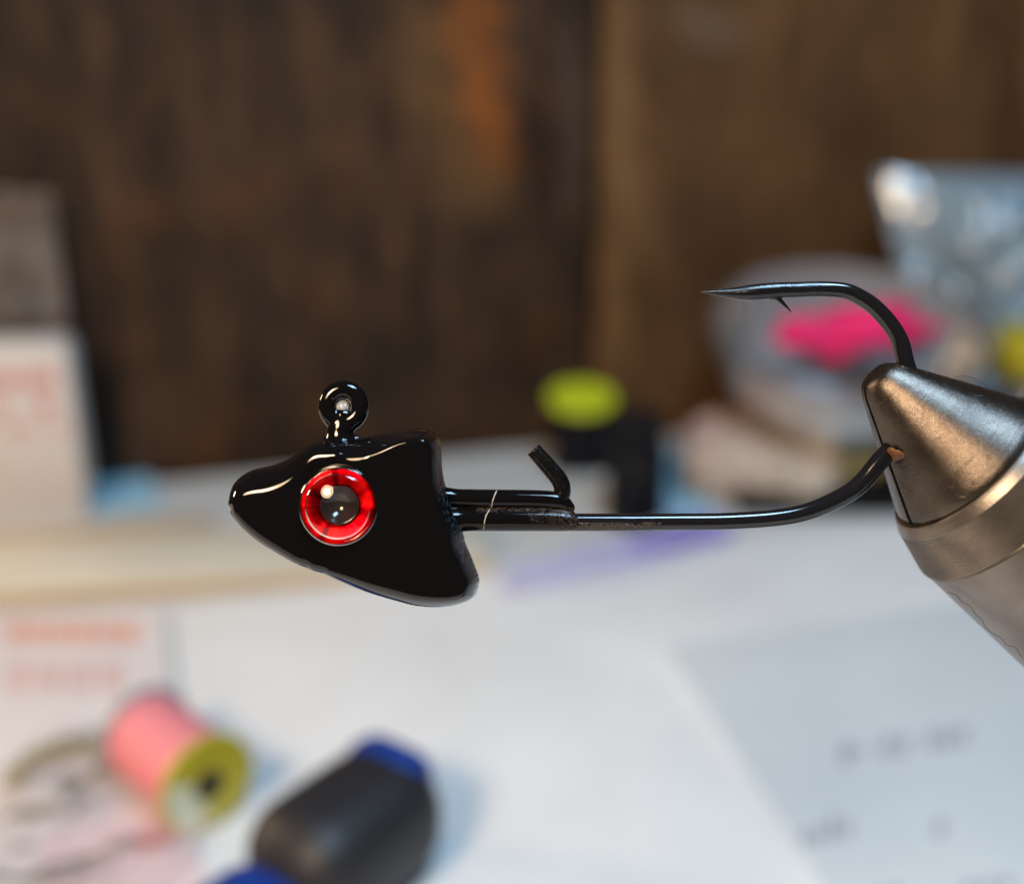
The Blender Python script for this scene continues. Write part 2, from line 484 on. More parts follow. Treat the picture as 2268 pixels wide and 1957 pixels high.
# ---- collar, keeper barb, hook
def z2(p): return (960 + p[0] / 3.139, 900 + p[1] / 3.139)
def z3(p): return (1500 + p[0] / 2.698, 580 + p[1] / 2.698)
def path(conv, pts, n=8, rs=1.0):
    return [(*S(x, y), r * K * rs * 1.05) for x, y, r in catmull([(*conv(p[:2]), p[2]) for p in pts], n)]
up = path(z2, [(-70, 650, 34), (20, 648, 30), (60, 640, 26), (110, 637, 22.5), (170, 640, 20.6), (400, 643, 20.3), (700, 646, 20), (850, 655, 19.5), (905, 672, 17), (945, 700, 12)])
lo = path(z2, [(-70, 800, 52), (40, 810, 44), (110, 800, 34), (170, 790, 28), (240, 785, 25.5), (500, 786, 25), (800, 788, 24.2), (930, 795, 22), (985, 803, 18)])
fil = path(z2, [(180, 712, 10), (500, 712, 10), (880, 714, 10), (930, 718, 12)])
cm_ = joinm([tube(up, 24), tube(lo, 24), tube(fil, 12), tube(path(z2, [(930, 700, 9), (958, 704, 8.5)]), 12)], 'collar')
cm_ = bake(cm_, [('REMESH', dict(mode='VOXEL', voxel_size=.0085)), ('SMOOTH', dict(factor=.5, iterations=5))])
def make_collar_mat():
    t = NT('collar_enamel')
    x = t.xyz(); g = t.noise(38, 5, .75)
    y0 = S(*z2((0, 712)))[1]
    band = t.math('SUBTRACT', 1.0, t.math('MULTIPLY', t.math('ABSOLUTE', t.math('SUBTRACT', x[1], y0)), 42.0), clamp=True)
    band = t.math('MULTIPLY', band, t.math('GREATER_THAN', x[0], S(*z2((300, 0)))[0]))
    low = t.math('MULTIPLY', t.math('LESS_THAN', x[1], y0), t.math('MULTIPLY', t.math('SUBTRACT', x[0], S(*z2((650, 0)))[0]), 3.0, clamp=True))
    mk = t.math('MULTIPLY', t.math('ADD', band, t.math('MULTIPLY', low, .6), clamp=True), t.math('GREATER_THAN', g, .48))
    t.set(Base_Color=t.mix(mk, (.004, .0035, .004), (.040, .024, .015)), Roughness=t.math('ADD', .05, t.math('MULTIPLY', mk, .4)))
    t.b.inputs['Specular IOR Level'].default_value = .32
    h = t.math('ADD', t.math('MULTIPLY', t.math('MULTIPLY', g, mk), 1.0), t.math('MULTIPLY', t.noise(4, 2), .3))
    t.bump(h, .5, .012)
    return t.m
colr = link('collar', cm_, make_collar_mat(), jig)
# crack in the enamel: pale hairline following the surface
cr = catmull([(440, 586), (424, 622), (411, 660), (405, 690), (385, 725), (368, 755), (358, 790), (352, 825), (346, 862)], 5)
crk = []
for X, Y in cr:
    if Y < 708: c_, r_ = 643, 20.5
    else: c_, r_ = 786, 25.3
    dy = (Y - c_) / 3.139; zz = math.sqrt(max(r_ ** 2 - dy ** 2, 0)) * K
    crk.append((X, Y, zz))
cv = []
for n_, (X, Y, zz) in enumerate(crk):
    zz = max(zz, 9 * K)
    s = S(*z2((X, Y)), zz + .001); cv.append((s[0], s[1], s[2], (.0046 + .0022 * math.sin(n_ * .55) ** 2)))
M_crack = plain('bare_crack', (.42, .36, .30), .6)
link('paint_crack', mesh('paint_crack', *tube(cv, 8)), M_crack, colr)
barb = path(z2, [(872, 660, 16), (888, 625, 17.6), (896, 590, 18.0), (890, 545, 18.4), (866, 498, 18.4), (828, 452, 18), (765, 380, 17.6), (694, 300, 16.6)], 6)
bt = tube(barb, 28, 1.0, False)
bmx = bake(mesh('keeper_barb', *bt), [('REMESH', dict(mode='VOXEL', voxel_size=.007)), ('SMOOTH', dict(factor=.5, iterations=4))])
tb = NT('pitted_enamel'); tb.set(Base_Color=tb.ramp(tb.noise(30, 4, .7), [(.55, (.004, .004, .004)), (.80, (.03, .026, .023))]), Roughness=.20); tb.b.inputs['Specular IOR Level'].default_value = .3; tb.bump(tb.noise(24, 4, .7), .4, .010)
link('keeper_barb', bmx, tb.m, jig)

hook = path(z2, [(900, 803, 18.4), (1000, 804, 18.6), (1500, 804, 18.2)], 4)[:-1]
hook += path(z3, [(0, 1552, 17.8), (300, 1548, 17.6), (600, 1527, 17.8), (800, 1484, 18.4), (1000, 1394, 19.2), (1110, 1310, 19.6), (1210, 1190, 19.8),
                  (1330, 1060, 19.4), (1430, 900, 19), (1428, 760, 18.6), (1372, 625, 18.4), (1335, 480, 18.2), (1275, 375, 18), (1190, 280, 17.6), (1100, 215, 17.3), (1000, 173, 16.8),
                  (860, 162, 16.3), (700, 167, 16.6), (600, 170, 16.8), (500, 178, 17.2), (430, 184, 16.2), (360, 187, 12.8), (290, 186, 9.2), (220, 183, 5.6), (170, 180.5, 2.9), (136, 179, .6)], 7)
hk = link('hook', mesh('hook', *tube(hook, 32, .88)), M_wire, jig)
pb = path(z3, [(560, 200, 9), (590, 208, 7), (622, 236, 4.6), (655, 270, 2.7), (684, 301, .5)], 6)
link('hook_barb', mesh('hook_barb', *tube(pb, 14, .6)), M_wire, jig)

# ================================================================== THE VISE
vise = empty('fly_tying_vise', ORIG, JROT)
tag(vise, 'worn steel vise nose with split conical jaws and ridged collar gripping the hook', 'vise')
AD = Vector((.733, -.672, -.115)).normalized()
A0 = Vector(S(1868, 762, 0))
def jaw_mat():
    t = NT('worn_gunmetal')
    n1 = t.noise(3.0, 4, .6); n2 = t.noise(40, 4, .7); n3 = t.noise(16, 3, .6)
    base = t.ramp(n1, [(.3, (.070, .055, .046)), (.7, (.135, .108, .090))])
    rust = t.math('GREATER_THAN', n3, .74)
    base = t.mix(t.math('MULTIPLY', rust, .8), base, (.30, .10, .03))
    sp = t.math('GREATER_THAN', n2, .66)
    base = t.mix(t.math('MULTIPLY', sp, .5), base, (.26, .23, .21))
    t.set(Base_Color=base, Metallic=.93, Roughness=t.math('ADD', .20, t.math('MULTIPLY', n3, .13)))
    # turning marks: fine rings round the cone axis plus grain
    vm = t.node('ShaderNodeVectorMath', operation='DOT_PRODUCT'); t.l.new(t.tc.outputs['Object'], vm.inputs[0]); vm.inputs[1].default_value = tuple(AD)
    rg = t.node('ShaderNodeTexNoise', noise_dimensions='1D'); t.l.new(vm.outputs['Value'], rg.inputs['W']); rg.inputs['Scale'].default_value = 38; rg.inputs['Detail'].default_value = 3
    rings = t.math('MULTIPLY', rg.outputs['Fac'], t.math('ADD', .1, t.math('MULTIPLY', t.math('GREATER_THAN', t.noise(2.2, 3), .5), .5)))
    h = t.math('ADD', t.math('ADD', t.math('MULTIPLY', t.noise(70, 5, .75), .8), t.math('MULTIPLY', t.noise(9, 3), .8)), rings)
    t.bump(h, .29, .012)
    return t.m
M_jaw = jaw_mat()
cone = [(96, 2), (96, 22), (98, 31), (103, 39), (112, 47), (124, 55.5), (250, 120.5), (330, 161.6), (372, 183), (382, 187), (389, 188), (395, 185.5), (399, 180), (401, 172), (402, 150)]
coneK = []
for a, b in zip(cone[:-1], cone[1:]):
    nn = max(1, int((b[0] - a[0]) / 12))
    for k in range(nn): coneK.append(((a[0] + (b[0] - a[0]) * k / nn) * K, (a[1] + (b[1] - a[1]) * k / nn) * K))
coneK.append((cone[-1][0] * K, cone[-1][1] * K))
zref = Vector((.085, .085, 1)).normalized()
for s in (1, -1):
    v, f = lathe(coneK, A0, AD, zref * s, 72, -89.0, 89.0, True, shift=4.2 * K)
    # scar and dents of long use
    o = link('jaw', mesh('jaw', v, f), M_jaw, vise)
    o.data.set_sharp_from_angle(angle=R(50))
# collar
colp = [(396, 150), (392, 190), (389, 194.5), (389, 198.5), (393, 203), (402, 209), (411, 214)]
t0, t1, r0, r1 = 413, 513, 215.5, 243.0
ng = 19
for k in range(ng):
    for q, dr in ((0, 0), (.35, .0), (.55, -1.9), (.8, -1.9)):
        tt = (k + q) / ng; colp.append((t0 + (t1 - t0) * tt, r0 + (r1 - r0) * tt + dr))
colp += [(515, 243.5), (517, 240.5), (520, 236), (522, 150)]
def steel(name, c0, c1, rough, ribs=False):
    t = NT(name)
    n1 = t.noise(2.5, 4, .6); n2 = t.noise(26, 4, .7)
    base = t.ramp(n1, [(.3, c0), (.7, c1)])
    pits = t.math('GREATER_THAN', n2, .715)
    base = t.mix(t.math('MULTIPLY', pits, .7), base, (.10, .08, .06))
    t.set(Base_Color=base, Metallic=.9, Roughness=t.math('ADD', rough, t.math('MULTIPLY', n1, .12)))
    t.bump(t.noise(45, 5, .7), .25, .01)
    return t.m
M_collar = steel('ridged_steel', (.17, .145, .125), (.26, .225, .20), .27)
v, f = lathe([(a * K, b * K) for a, b in colp], A0, AD, zref, 160)
o = link('ridged_collar', mesh('ridged_collar', v, f), M_collar, vise); o.data.set_sharp_from_angle(angle=R(40))
M_barrel = steel('satin_steel', (.19, .17, .16), (.27, .24, .225), .34)
v, f = lathe([(a * K, b * K) for a, b in ((516, 150), (517, 234), (519, 238.5), (523, 240), (700, 240), (900, 240), (1150, 240), (1392, 240), (1400, 232), (1400, 100))], A0, AD, zref, 128)
o = link('barrel', mesh('barrel', v, f), M_barrel, vise); o.data.set_sharp_from_angle(angle=R(40))
# near-black ring: the shadow in the gap between jaws and collar, as colour
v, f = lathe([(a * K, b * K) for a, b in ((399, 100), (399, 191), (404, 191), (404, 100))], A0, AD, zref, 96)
link('gap_shadow_ring', mesh('gap_shadow_ring', v, f), plain('gap_shadow_black', (.015, .013, .012), .5), vise)
# upright and foot of the vise (below and right of the frame)
Minv = (Matrix.Translation(ORIG) @ CR.to_4x4()).inverted()
pe = (Matrix.Translation(ORIG) @ CR.to_4x4()) @ (A0 + AD * 1330 * K)
def towv(v): return [Minv @ Vector(p) for p in v]
v, f = lathe([(.7, .45), (.72, .5), (pe.z - .2, .5), (pe.z + .3, .62), (pe.z + .8, .62), (pe.z + .85, .3)], (pe.x, pe.y, 0), (0, 0, 1), (1, 0, 0), 48)
link('upright', mesh('upright', towv(v), f), M_barrel, vise)
v, f = lathe([(.02, 2.9), (.05, 3.0), (.6, 3.0), (.72, 2.85), (.74, .5)], (pe.x, pe.y, 0), (0, 0, 1), (1, 0, 0), 64)
link('foot', mesh('foot', towv(v), f), plain('cast_iron', (.03, .03, .03), .5, .6), vise)

def on_cone(px, py, iters=12):
    """local point on the front of the jaw cone or barrel at a photograph position"""
    dirv = (Vector(S(px, py, 0)) - Vector((0, 0, DIST))).normalized()
    o = Vector((0, 0, DIST))
    prof = [(a * K, b * K) for a, b in cone[:-3]] + [(402 * K, 205 * K)] + [(413 * K, 215.5 * K), (513 * K, 243 * K), (523 * K, 240 * K), (1400 * K, 240 * K)]
    s = DIST - 1.6
    while s < DIST + .5:
        p = o + dirv * s; rel = p - A0; t = rel.dot(AD); r = (rel - AD * t).length
        pr = np.interp(t, [a for a, b in prof], [b for a, b in prof])
        n = (rel - AD * t).normalized()
        if r <= pr: return p, n
        s += .0015
    return Vector(S(px, py, 0)), Vector((0, 0, 1))
# amber paint chip on the jaw
chip = []
cc, cn = on_cone(*z3((1312, 1172)))
random.seed(3)
e1 = cn.cross(Vector((0, 1, 0))).normalized(); e2 = cn.cross(e1)
cvs = [cc + cn * .013]; cfs = []
N_ = 22
rad = [21.5 * K * random.uniform(.82, 1.12) for _ in range(N_)]
for ring, h in ((.55, .0125), (.9, .009), (1.0, -.008)):
    for k in range(N_):
        a = 2 * math.pi * k / N_; cvs.append(cc + (e1 * math.cos(a) * 1.25 + e2 * math.sin(a) * 1.35) * rad[k] * ring + cn * (h + random.uniform(-.0012, .0012) - .004 * ring))
for k in range(N_):
    k2 = (k + 1) % N_; cfs.append((0, 1 + k, 1 + k2))
    for r_ in (0, 1): cfs.append((1 + r_ * N_ + k, 1 + (r_ + 1) * N_ + k, 1 + (r_ + 1) * N_ + k2, 1 + r_ * N_ + k2))
tch = NT('amber_chip'); tch.set(Base_Color=tch.ramp(tch.noise(14, 4, .7), [(.35, (.045, .014, .003)), (.6, (.15, .055, .009))]), Roughness=.45); tch.bump(tch.noise(24, 4, .7), .6, .02)
link('paint_chip', mesh('paint_chip', cvs, cfs), tch.m, vise)
# stray fibres
M_fibre = plain('dark_fibre', (.05, .04, .035), .5)
def fibre(conv, pts, r, seat, name='fibre', lift=0.0, mat=None):
    out = []
    for X, Y in catmull(pts, 6):
        px, py = conv((X, Y))
        if seat:
            p, n = on_cone(px, py); p = p + n * (r * .8 + lift)
        else: p = Vector(S(px, py, 0))
        out.append((p.x, p.y, p.z, r))
    return link(name, mesh(name, *tube(out, 6)), mat or M_fibre, vise)
def z4(p): return (1800 + p[0] / 2.417, 780 + p[1] / 2.417)
fibre(z4, [(725, 1285), (770, 1300), (800, 1335), (845, 1360), (870, 1400), (905, 1430), (925, 1470), (960, 1500), (1010, 1530), (1040, 1565), (1085, 1580), (1125, 1640)], .0026, True)
fibre(z3, [(1655, 690), (1700, 680), (1750, 688), (1810, 715), (1880, 760)], .0022, False)
M_scar = plain('scratch_dark', (.05, .035, .025), .6)
fibre(z3, [(1480, 1185), (1560, 1120), (1640, 1050), (1710, 985), (1765, 925)], .0024, True, 'scratch', -.002, M_scar)

# ================================================================== THE DESK AND WALL
wl0 = at(190, 975); wl1 = at(1400, 862)
wd = (wl1 - wl0).normalized(); wn = Vector((wd.y, -wd.x, 0))      # towards the room
def W(s, d=0.0, z=0.0):
    p = wl0 + wd * s + wn * d; return Vector((p.x, p.y, z))
desk = plain('white_desk_laminate', (.66, .65, .63), .45, 0, .04, .15)
corners = [W(-60, .6), W(90, .6), Vector((60, -25, 0)), Vector((-50, -25, 0))]
o = link('desk_top', prism([(p.x, p.y) for p in corners], -2.5, 0.0), desk, None, False); tag(o, kind='structure')

def board_mat(name, dark, mid, light, orange=0.0, seed=0.0, streak=None):
    t = NT(name)
    mp = t.node('ShaderNodeMapping'); mp.inputs['Scale'].default_value = (1.0, 1.0, .16); mp.inputs['Location'].default_value = (seed, seed * .7, seed * .3)
    t.l.new(t.tc.outputs['Object'], mp.inputs[0])
    big = t.noise(.34, 3, .6, mp.outputs[0], None, 1.6)
    grain = t.noise(2.6, 5, .7, mp.outputs[0], None, .6)
    blot = t.noise(.22, 4, .6, None, (1, 1, .75)); mottle = t.noise(.7, 3, .55)
    f = t.math('ADD', t.math('MULTIPLY', big, .6), t.math('MULTIPLY', grain, .4))
    c = t.ramp(f, [(.34, dark), (.5, mid), (.66, light)])
    c = t.mix(t.math('MULTIPLY', t.math('MULTIPLY', t.math('SUBTRACT', blot, .44), 6.0, clamp=True), .62), c, dark)
    x = t.xyz()
    if orange:
        om = t.math('MULTIPLY', t.math('SUBTRACT', t.noise(.42, 3, .6, None, (1, 1, .7)), .55), 6.0, clamp=True)
        c = t.mix(t.math('MULTIPLY', om, orange), c, (.17, .058, .014))
    if streak:
        for (x0, z0, x1, z1_, bend, wid, amt, cc_) in streak:
            tt = t.math('DIVIDE', t.math('SUBTRACT', x[2], z0), z1_ - z0)
            tcl = t.math('MULTIPLY', tt, 1.0, clamp=True)
            xc = t.math('ADD', t.math('ADD', x0, t.math('MULTIPLY', tt, x1 - x0)), t.math('MULTIPLY', t.math('MULTIPLY', tt, t.math('SUBTRACT', 1.0, tt)), bend))
            dd = t.math('ABSOLUTE', t.math('SUBTRACT', x[0], xc))
            dd = t.math('ADD', dd, t.math('MULTIPLY', t.math('SUBTRACT', mottle, .5), wid * 2.6))
            mm = t.math('SUBTRACT', 1.0, t.math('DIVIDE', dd, wid), clamp=True)
            ends = t.math('MULTIPLY', t.math('MULTIPLY', t.math('ADD', tt, .12), 5.0, clamp=True), t.math('MULTIPLY', t.math('SUBTRACT', 1.12, tt), 5.0, clamp=True))
            c = t.mix(t.math('MULTIPLY', t.math('MULTIPLY', mm, ends), amt), c, cc_)
    t.set(Base_Color=c, Roughness=.7); t.b.inputs['Specular IOR Level'].default_value = .25
    t.bump(grain, .4, .08)
    return t.m
wall = empty('plank_wall', W(0, 0, 0), (0, 0, math.atan2(wd.y, wd.x)))
tag(wall, 'dark weathered wooden plank wall standing behind the cluttered desk', 'wall')
def s_of(px, py=500):
    """distance along the wall at which the view through a picture position meets it"""
    d = CR @ Vector(((px - 1036) / FD, (894 - py) / FD, -1)); c = Vector((0, 0, CAMH))
    t = (wl0 - c).dot(wn) / d.dot(wn); p = c + d * t
    return (p - wl0).dot(wd), p.z
seams = [s_of(-1100)[0], s_of(-280)[0], s_of(1203)[0], s_of(2230)[0], s_of(3100)[0]]
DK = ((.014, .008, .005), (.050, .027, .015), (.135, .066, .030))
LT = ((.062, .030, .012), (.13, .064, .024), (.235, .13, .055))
s_ = lambda x, y: s_of(x, y)
pl_specs = []
for i in range(4):
    a, b = seams[i], seams[i + 1]
    pl_specs.append((a, b))
def sk(x0, y0, x1, y1, bend, wid, amt, colr_, a):
    p = s_of(x0, y0); q = s_of(x1, y1); return (q[0], q[1], p[0], p[1], bend, wid, amt, colr_)
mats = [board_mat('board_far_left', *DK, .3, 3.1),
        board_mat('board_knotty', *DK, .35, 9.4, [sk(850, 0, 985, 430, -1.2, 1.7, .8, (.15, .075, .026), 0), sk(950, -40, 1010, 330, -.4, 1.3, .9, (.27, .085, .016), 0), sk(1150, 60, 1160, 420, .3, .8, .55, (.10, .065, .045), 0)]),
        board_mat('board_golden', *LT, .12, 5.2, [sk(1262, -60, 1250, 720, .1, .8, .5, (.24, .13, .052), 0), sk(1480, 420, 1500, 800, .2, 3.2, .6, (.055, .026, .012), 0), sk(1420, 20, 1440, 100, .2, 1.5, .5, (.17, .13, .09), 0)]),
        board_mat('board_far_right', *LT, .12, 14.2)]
ZT = 34.0
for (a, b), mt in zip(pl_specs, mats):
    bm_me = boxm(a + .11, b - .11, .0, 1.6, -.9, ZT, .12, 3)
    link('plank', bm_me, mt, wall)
link('backing', boxm(seams[0] - .5, seams[-1] + .5, 1.62, 2.2, -.9, ZT), plain('black_gap', (.006, .005, .004), .9), wall, False)

# ------------------------------------------------------------------ papers and flat things
M_paper = plain('white_paper', (.79, .79, .79), .6, 0, .07, .22)
def poly(*pts): return [tuple(at(x, y))[:2] for x, y in pts]
o = link('paper_sheet', prism(poly((345, 1236), (1120, 1120), (2300, 1020), (2900, 1500), (2400, 2500), (500, 2500)), .004, .03), M_paper, None, False)
tag(o, 'large plain white sheet of paper spread across the middle of the desk', 'paper')
M_grey = plain('blue_grey_card', (.65, .68, .70), .55, 0, .04, .3)
pad = empty('printed_sheet', at(1350, 1312))
tag(pad, 'pale grey printed sheet with dark lines of print below the vise at lower right', 'printed sheet')
pp = poly((1345, 1318), (2300, 1170), (3000, 2300), (2000, 2300))
off = at(1350, 1312)
pm = link('card', prism([(x - off.x, y - off.y) for x, y in pp], .034, .12), M_grey, pad, False)
pm2 = link('under_card', prism([(x - off.x, y - off.y) for x, y in poly((1330, 1335), (2250, 1500), (2300, 2300), (1930, 2300))], .032, .033 + .03), M_paper, pad, False)
M_ink = plain('faded_ink', (.36, .37, .42), .6)
random.seed(5)
ink = []
def word(x0, y0, x1, y1, h, n, dens=.75):
    for k in range(n):
        if random.random() > dens: continue
        u0 = k / n; u1 = (k + .62) / n
        a = (x0 + (x1 - x0) * u0, y0 + (y1 - y0) * u0); b = (x0 + (x1 - x0) * u1, y0 + (y1 - y0) * u1)
        hh = h * random.uniform(.6, 1)
        q = [at(a[0], a[1], .124), at(b[0], b[1], .124), at(b[0] + 4, b[1] - hh, .124), at(a[0] + 4, a[1] - hh, .124)]
        ink.append(([p - off for p in q], [(0, 1, 2, 3)]))
word(1700, 1545, 1965, 1505, 46, 9, .75); word(1715, 1530, 1790, 1520, 26, 4, .9)
word(1620, 1712, 1730, 1690, 52, 4, .9); word(1830, 1700, 1920, 1690, 36, 3, .7); word(1760, 1830, 2060, 1790, 30, 8, .6)
link('print', joinm(ink, 'print'), M_ink, pad, False)['kind'] = 'stuff'

# cream wooden slat and tan slat behind it
def slat(name, p0, p1, depth, z0, z1, mat):
    a, b = at(*p0), at(*p1); d = (b - a); L = d.length
    o = link(name, boxm(0, L, 0, depth, z0, z1, .05), mat)
    o.location = (a.x, a.y, 0); o.rotation_euler = (0, 0, math.atan2(d.y, d.x)); return o
M_cream = plain('cream_paint', (.68, .63, .52), .5, 0, .05, .4)
M_tan = plain('tan_wood', (.56, .41, .25), .55, 0, .12, .6)
sl = empty('wooden_batten', at(-160, 1246)); sl.rotation_euler = (0, 0, math.atan2((at(1060, 1158) - at(-160, 1246)).y, (at(1060, 1158) - at(-160, 1246)).x))
tag(sl, 'long cream topped wooden batten lying behind the jig head on the desk', 'batten')
L = (at(1000, 1168) - at(-160, 1246)).length
link('core', boxm(0, L, 0, 3.3, .004, .42, .03), M_tan, sl)
link('cream_face', boxm(.02, L - .02, .03, 3.27, .42, .5, .02), M_cream, sl)
o = slat('wooden_ruler', (-140, 1120), (430, 1082), .9, .004, .22, M_tan)
tag(o, 'narrow tan wooden ruler on the desk in front of the white carton', 'ruler')

# carton and pouch at the left
ct = empty('white_carton', at(178, 1052)); ct.rotation_euler = (0, 0, R(5))
tag(ct, 'white upright carton with faded red print at the far left', 'carton')
M_carton = plain('carton_board', (.70, .64, .60), .6, 0, .04, .3)
M_redink = plain('faded_red_ink', (.62, .22, .20), .6)
link('box_body', boxm(-7, 0, 0, 1.2, 0.004, 5.5, .08), M_carton, ct)
link('lid_flap', boxm(-6.9, -.1, .15, 1.05, 5.5, 5.64, .03), M_carton, ct)
ink = []
random.seed(9)
for zz, h in ((4.3, .55), (3.5, .5), (2.9, .3)):
    x = -3.4 + random.random() * .3
    while x < -.5:
        ww = random.uniform(.22, .5)
        if random.random() < .75: ink.append(([(x, -.006, zz), (x + ww, -.006, zz), (x + ww, -.006, zz + h * random.uniform(.7, 1)), (x, -.006, zz + h)], [(0, 1, 2, 3)]))
        x += ww + .12
link('print', joinm(ink), M_redink, ct, False)['kind'] = 'stuff'

def crumple(name, w_, h_, mat, seed, amp=.35, thick=.5, nx=36, ny=40, taper=0.0, parent=None, fs_=.7):
    """a filled plastic bag: two crumpled skins sealed at the rim, standing in local xz"""
    vs = []; fs = []
    for side in (1, -1):
        for j in range(ny + 1):
            for i in range(nx + 1):
                u = i / nx; v_ = j / ny
                e = (4 * u * (1 - u)) ** .5 * (4 * v_ * (1 - v_)) ** .5 if 0 < u < 1 and 0 < v_ < 1 else 0
                x = (u - .5) * w_ * (1 + taper * (v_ - .5)); z = v_ * h_
                n3 = noise.fractal(Vector((x * fs_ + seed, z * fs_, side * 3.1 + seed)), 1.0, 2.0, 4)
                rd = abs(noise.noise(Vector((x * .9 + seed * 2, z * .9, side)))) 
                y = -side * (thick * e * (.6 + .4 * n3) + amp * e * (n3 * .6 - rd * .8)) + .15 * math.sin(u * 7 + seed) * .5
                vs.append((x + .06 * n3, y, z + .05 * n3 * w_ * .2))
    m = (nx + 1) * (ny + 1)
    for s in (0, 1):
        for j in range(ny):
            for i in range(nx):
                a = s * m + j * (nx + 1) + i; q = (a, a + 1, a + nx + 2, a + nx + 1)
                fs.append(q if s == 0 else q[::-1])
    return link(name, mesh(name, vs, fs), mat, parent)
M_pouch = clearfilm('smoky_pouch', (.7, .66, .64), .6, 1.9, .03, (.22, .17, .14), 1.0, 1.1)
pz = at(70, 1030)
pouch = crumple('plastic_pouch', 7.4, 9.7, M_pouch, 4.0, .40, .35, fs_=1.1)
pouch.location = (pz.x - 1.2, W(0).y + .0, .02); pouch.location = (-17.4, 35.55, .02); pouch.rotation_euler = (0, 0, R(14))
tag(pouch, 'smoky crinkled plastic pouch standing behind the white carton', 'pouch')

M_sky = plain('pale_blue', (.34, .62, .78), .55, 0, .05, .3)
o = link('blue_tag', prism(poly((175, 1042), (330, 1022), (300, 962), (190, 972)), .004, .05), M_sky, None, False)
tag(o, 'small light blue tag on the desk at the foot of the carton', 'tag')

# packet with red heading, left edge
pk = empty('printed_packet', at(0, 1420)); po = at(0, 1420)
tag(pk, 'white flat packet with orange red heading at the left edge, nearer than the cream batten', 'packet')
M_packet = plain('packet_white', (.76, .70, .70), .5, 0, .04, .3)
link('packet_body', prism([(x - po.x, y - po.y) for x, y in poly((-200, 1262), (335, 1238), (352, 1440), (300, 1560), (-160, 1600))], .004, .16), M_packet, pk, False)
M_orange = plain('orange_red_ink', (.76, .36, .25), .5)
M_pink = plain('pale_red_ink', (.72, .50, .48), .5)
def inkquad(pts, z, lst): lst.append(([at(x, y, z) - po for x, y in pts], [(0, 1, 2, 3)]))
ink = []
for x in range(10, 270, 46): inkquad([(x, 1300), (x + 38, 1297), (x + 38, 1258), (x, 1262)], .165, ink)
link('heading_print', joinm(ink), M_orange, pk, False)['kind'] = 'stuff'
ink = []
for x in range(15, 250, 62):
    inkquad([(x, 1400), (x + 46, 1397), (x + 44, 1335), (x, 1340)], .165, ink)
link('letter_print', joinm(ink), M_pink, pk, False)['kind'] = 'stuff'

# ------------------------------------------------------------------ spools
def spool_parts(root, R1, Rb, H, thread_mat, flange_mat, near_mat, hole_mat, sector=None):
    """axis along local z, near flange on top"""
    def lt(name, prof, mat, par=root, **k):
        v, f = lathe(prof, (0, 0, 0), (0, 0, 1), (1, 0, 0), 48); o = link(name, mesh(name, v, f), mat, par); o.data.set_sharp_from_angle(angle=R(40)); return o
    lt('flange', [(0.0, .25), (0.0, R1 - .03), (.03, R1), (.14, R1), (.17, R1 - .03), (.17, .25)], flange_mat)
    prof = [(.17, .3), (.17, Rb)]
    for k in range(40): prof.append((.18 + (H - .36) * k / 39, Rb + .015 * math.sin(k * 2.6) + .01 * math.sin(k * .7)))
    prof += [(H - .17, Rb), (H - .17, .3)]
    lt('thread', prof, thread_mat)
    nf = lt('flange', [(H - .17, .25), (H - .17, R1 - .03), (H - .14, R1), (H - .03, R1), (H, R1 - .03), (H, .26)], near_mat)
    lt('hole', [(H + .003, .31), (H + .006, .29), (H + .006, .002)], hole_mat)
    return nf
M_pinkthread = plain('pink_thread', (.78, .24, .27), .6, 0, .10, 4, .3)
M_yellow = plain('yellow_green_plastic', (.44, .38, .018), .35, 0, .05, .5)
M_greyfl = plain('smoke_plastic', (.30, .31, .33), .3)
M_hole = plain('dark_hole', (.006, .008, .012), .7)
M_label = plain('pale_label', (.62, .66, .50), .5)
pA = at(440, 1640, .0); pB = at(270, 1500, .0)
ax = (pA - pB).normalized()
RS = 1.0
sp = empty('thread_spool', Vector(((at(345, 1525, RS)).x, (at(345, 1525, RS)).y, 0)) - Vector((0, 0, 0)))
tag(sp, 'spool of pink thread with yellow green end, lying on its side on the white paper', 'thread spool')
base_c = Vector((0, 0, RS + .02)) - ax * 1.1
q = Vector((0, 0, 1)).rotation_difference(ax)
inner_sp = sp
def put_local(root, q, c):
    for ch in root.children:
        if ch.data is None: continue
        ch.data.transform(Matrix.Translation(c) @ q.to_matrix().to_4x4())
spool_parts(sp, RS, .86, 2.55, M_pinkthread, M_greyfl, M_yellow, M_hole)
# label sector on the near flange
sv = [(0.35 * math.cos(R(a)), .35 * math.sin(R(a)), 2.556) for a in range(200, 291, 10)] + [((RS - .08) * math.cos(R(a)), (RS - .08) * math.sin(R(a)), 2.556) for a in range(290, 199, -10)]
me = mesh('label_print', sv, [tuple(range(len(sv)))[::-1]]); lab = link('label_print', me, M_label, sp, False)
put_local(sp, q, base_c)
me.transform(Matrix.Identity(4))

# standing dark spool with green top
g0 = at(1175, 962)
gs = empty('thread_spool', (g0.x, g0.y + .9, 0)); tag(gs, 'dark thread spool standing upright with a bright yellow green top disc', 'thread spool')
M_blackthread = plain('navy_black_thread', (.006, .006, .010), .7, 0, .2, 4, .3, .2)
M_lime = plain('lime_label', (.62, .70, .02), .4, 0, .04, .5)
spool_parts(gs, 1.12, .95, 2.75, M_blackthread, plain('black_plastic', (.012, .012, .014), .35), M_lime, M_lime)
gs.rotation_euler = (R(11), 0, 0)

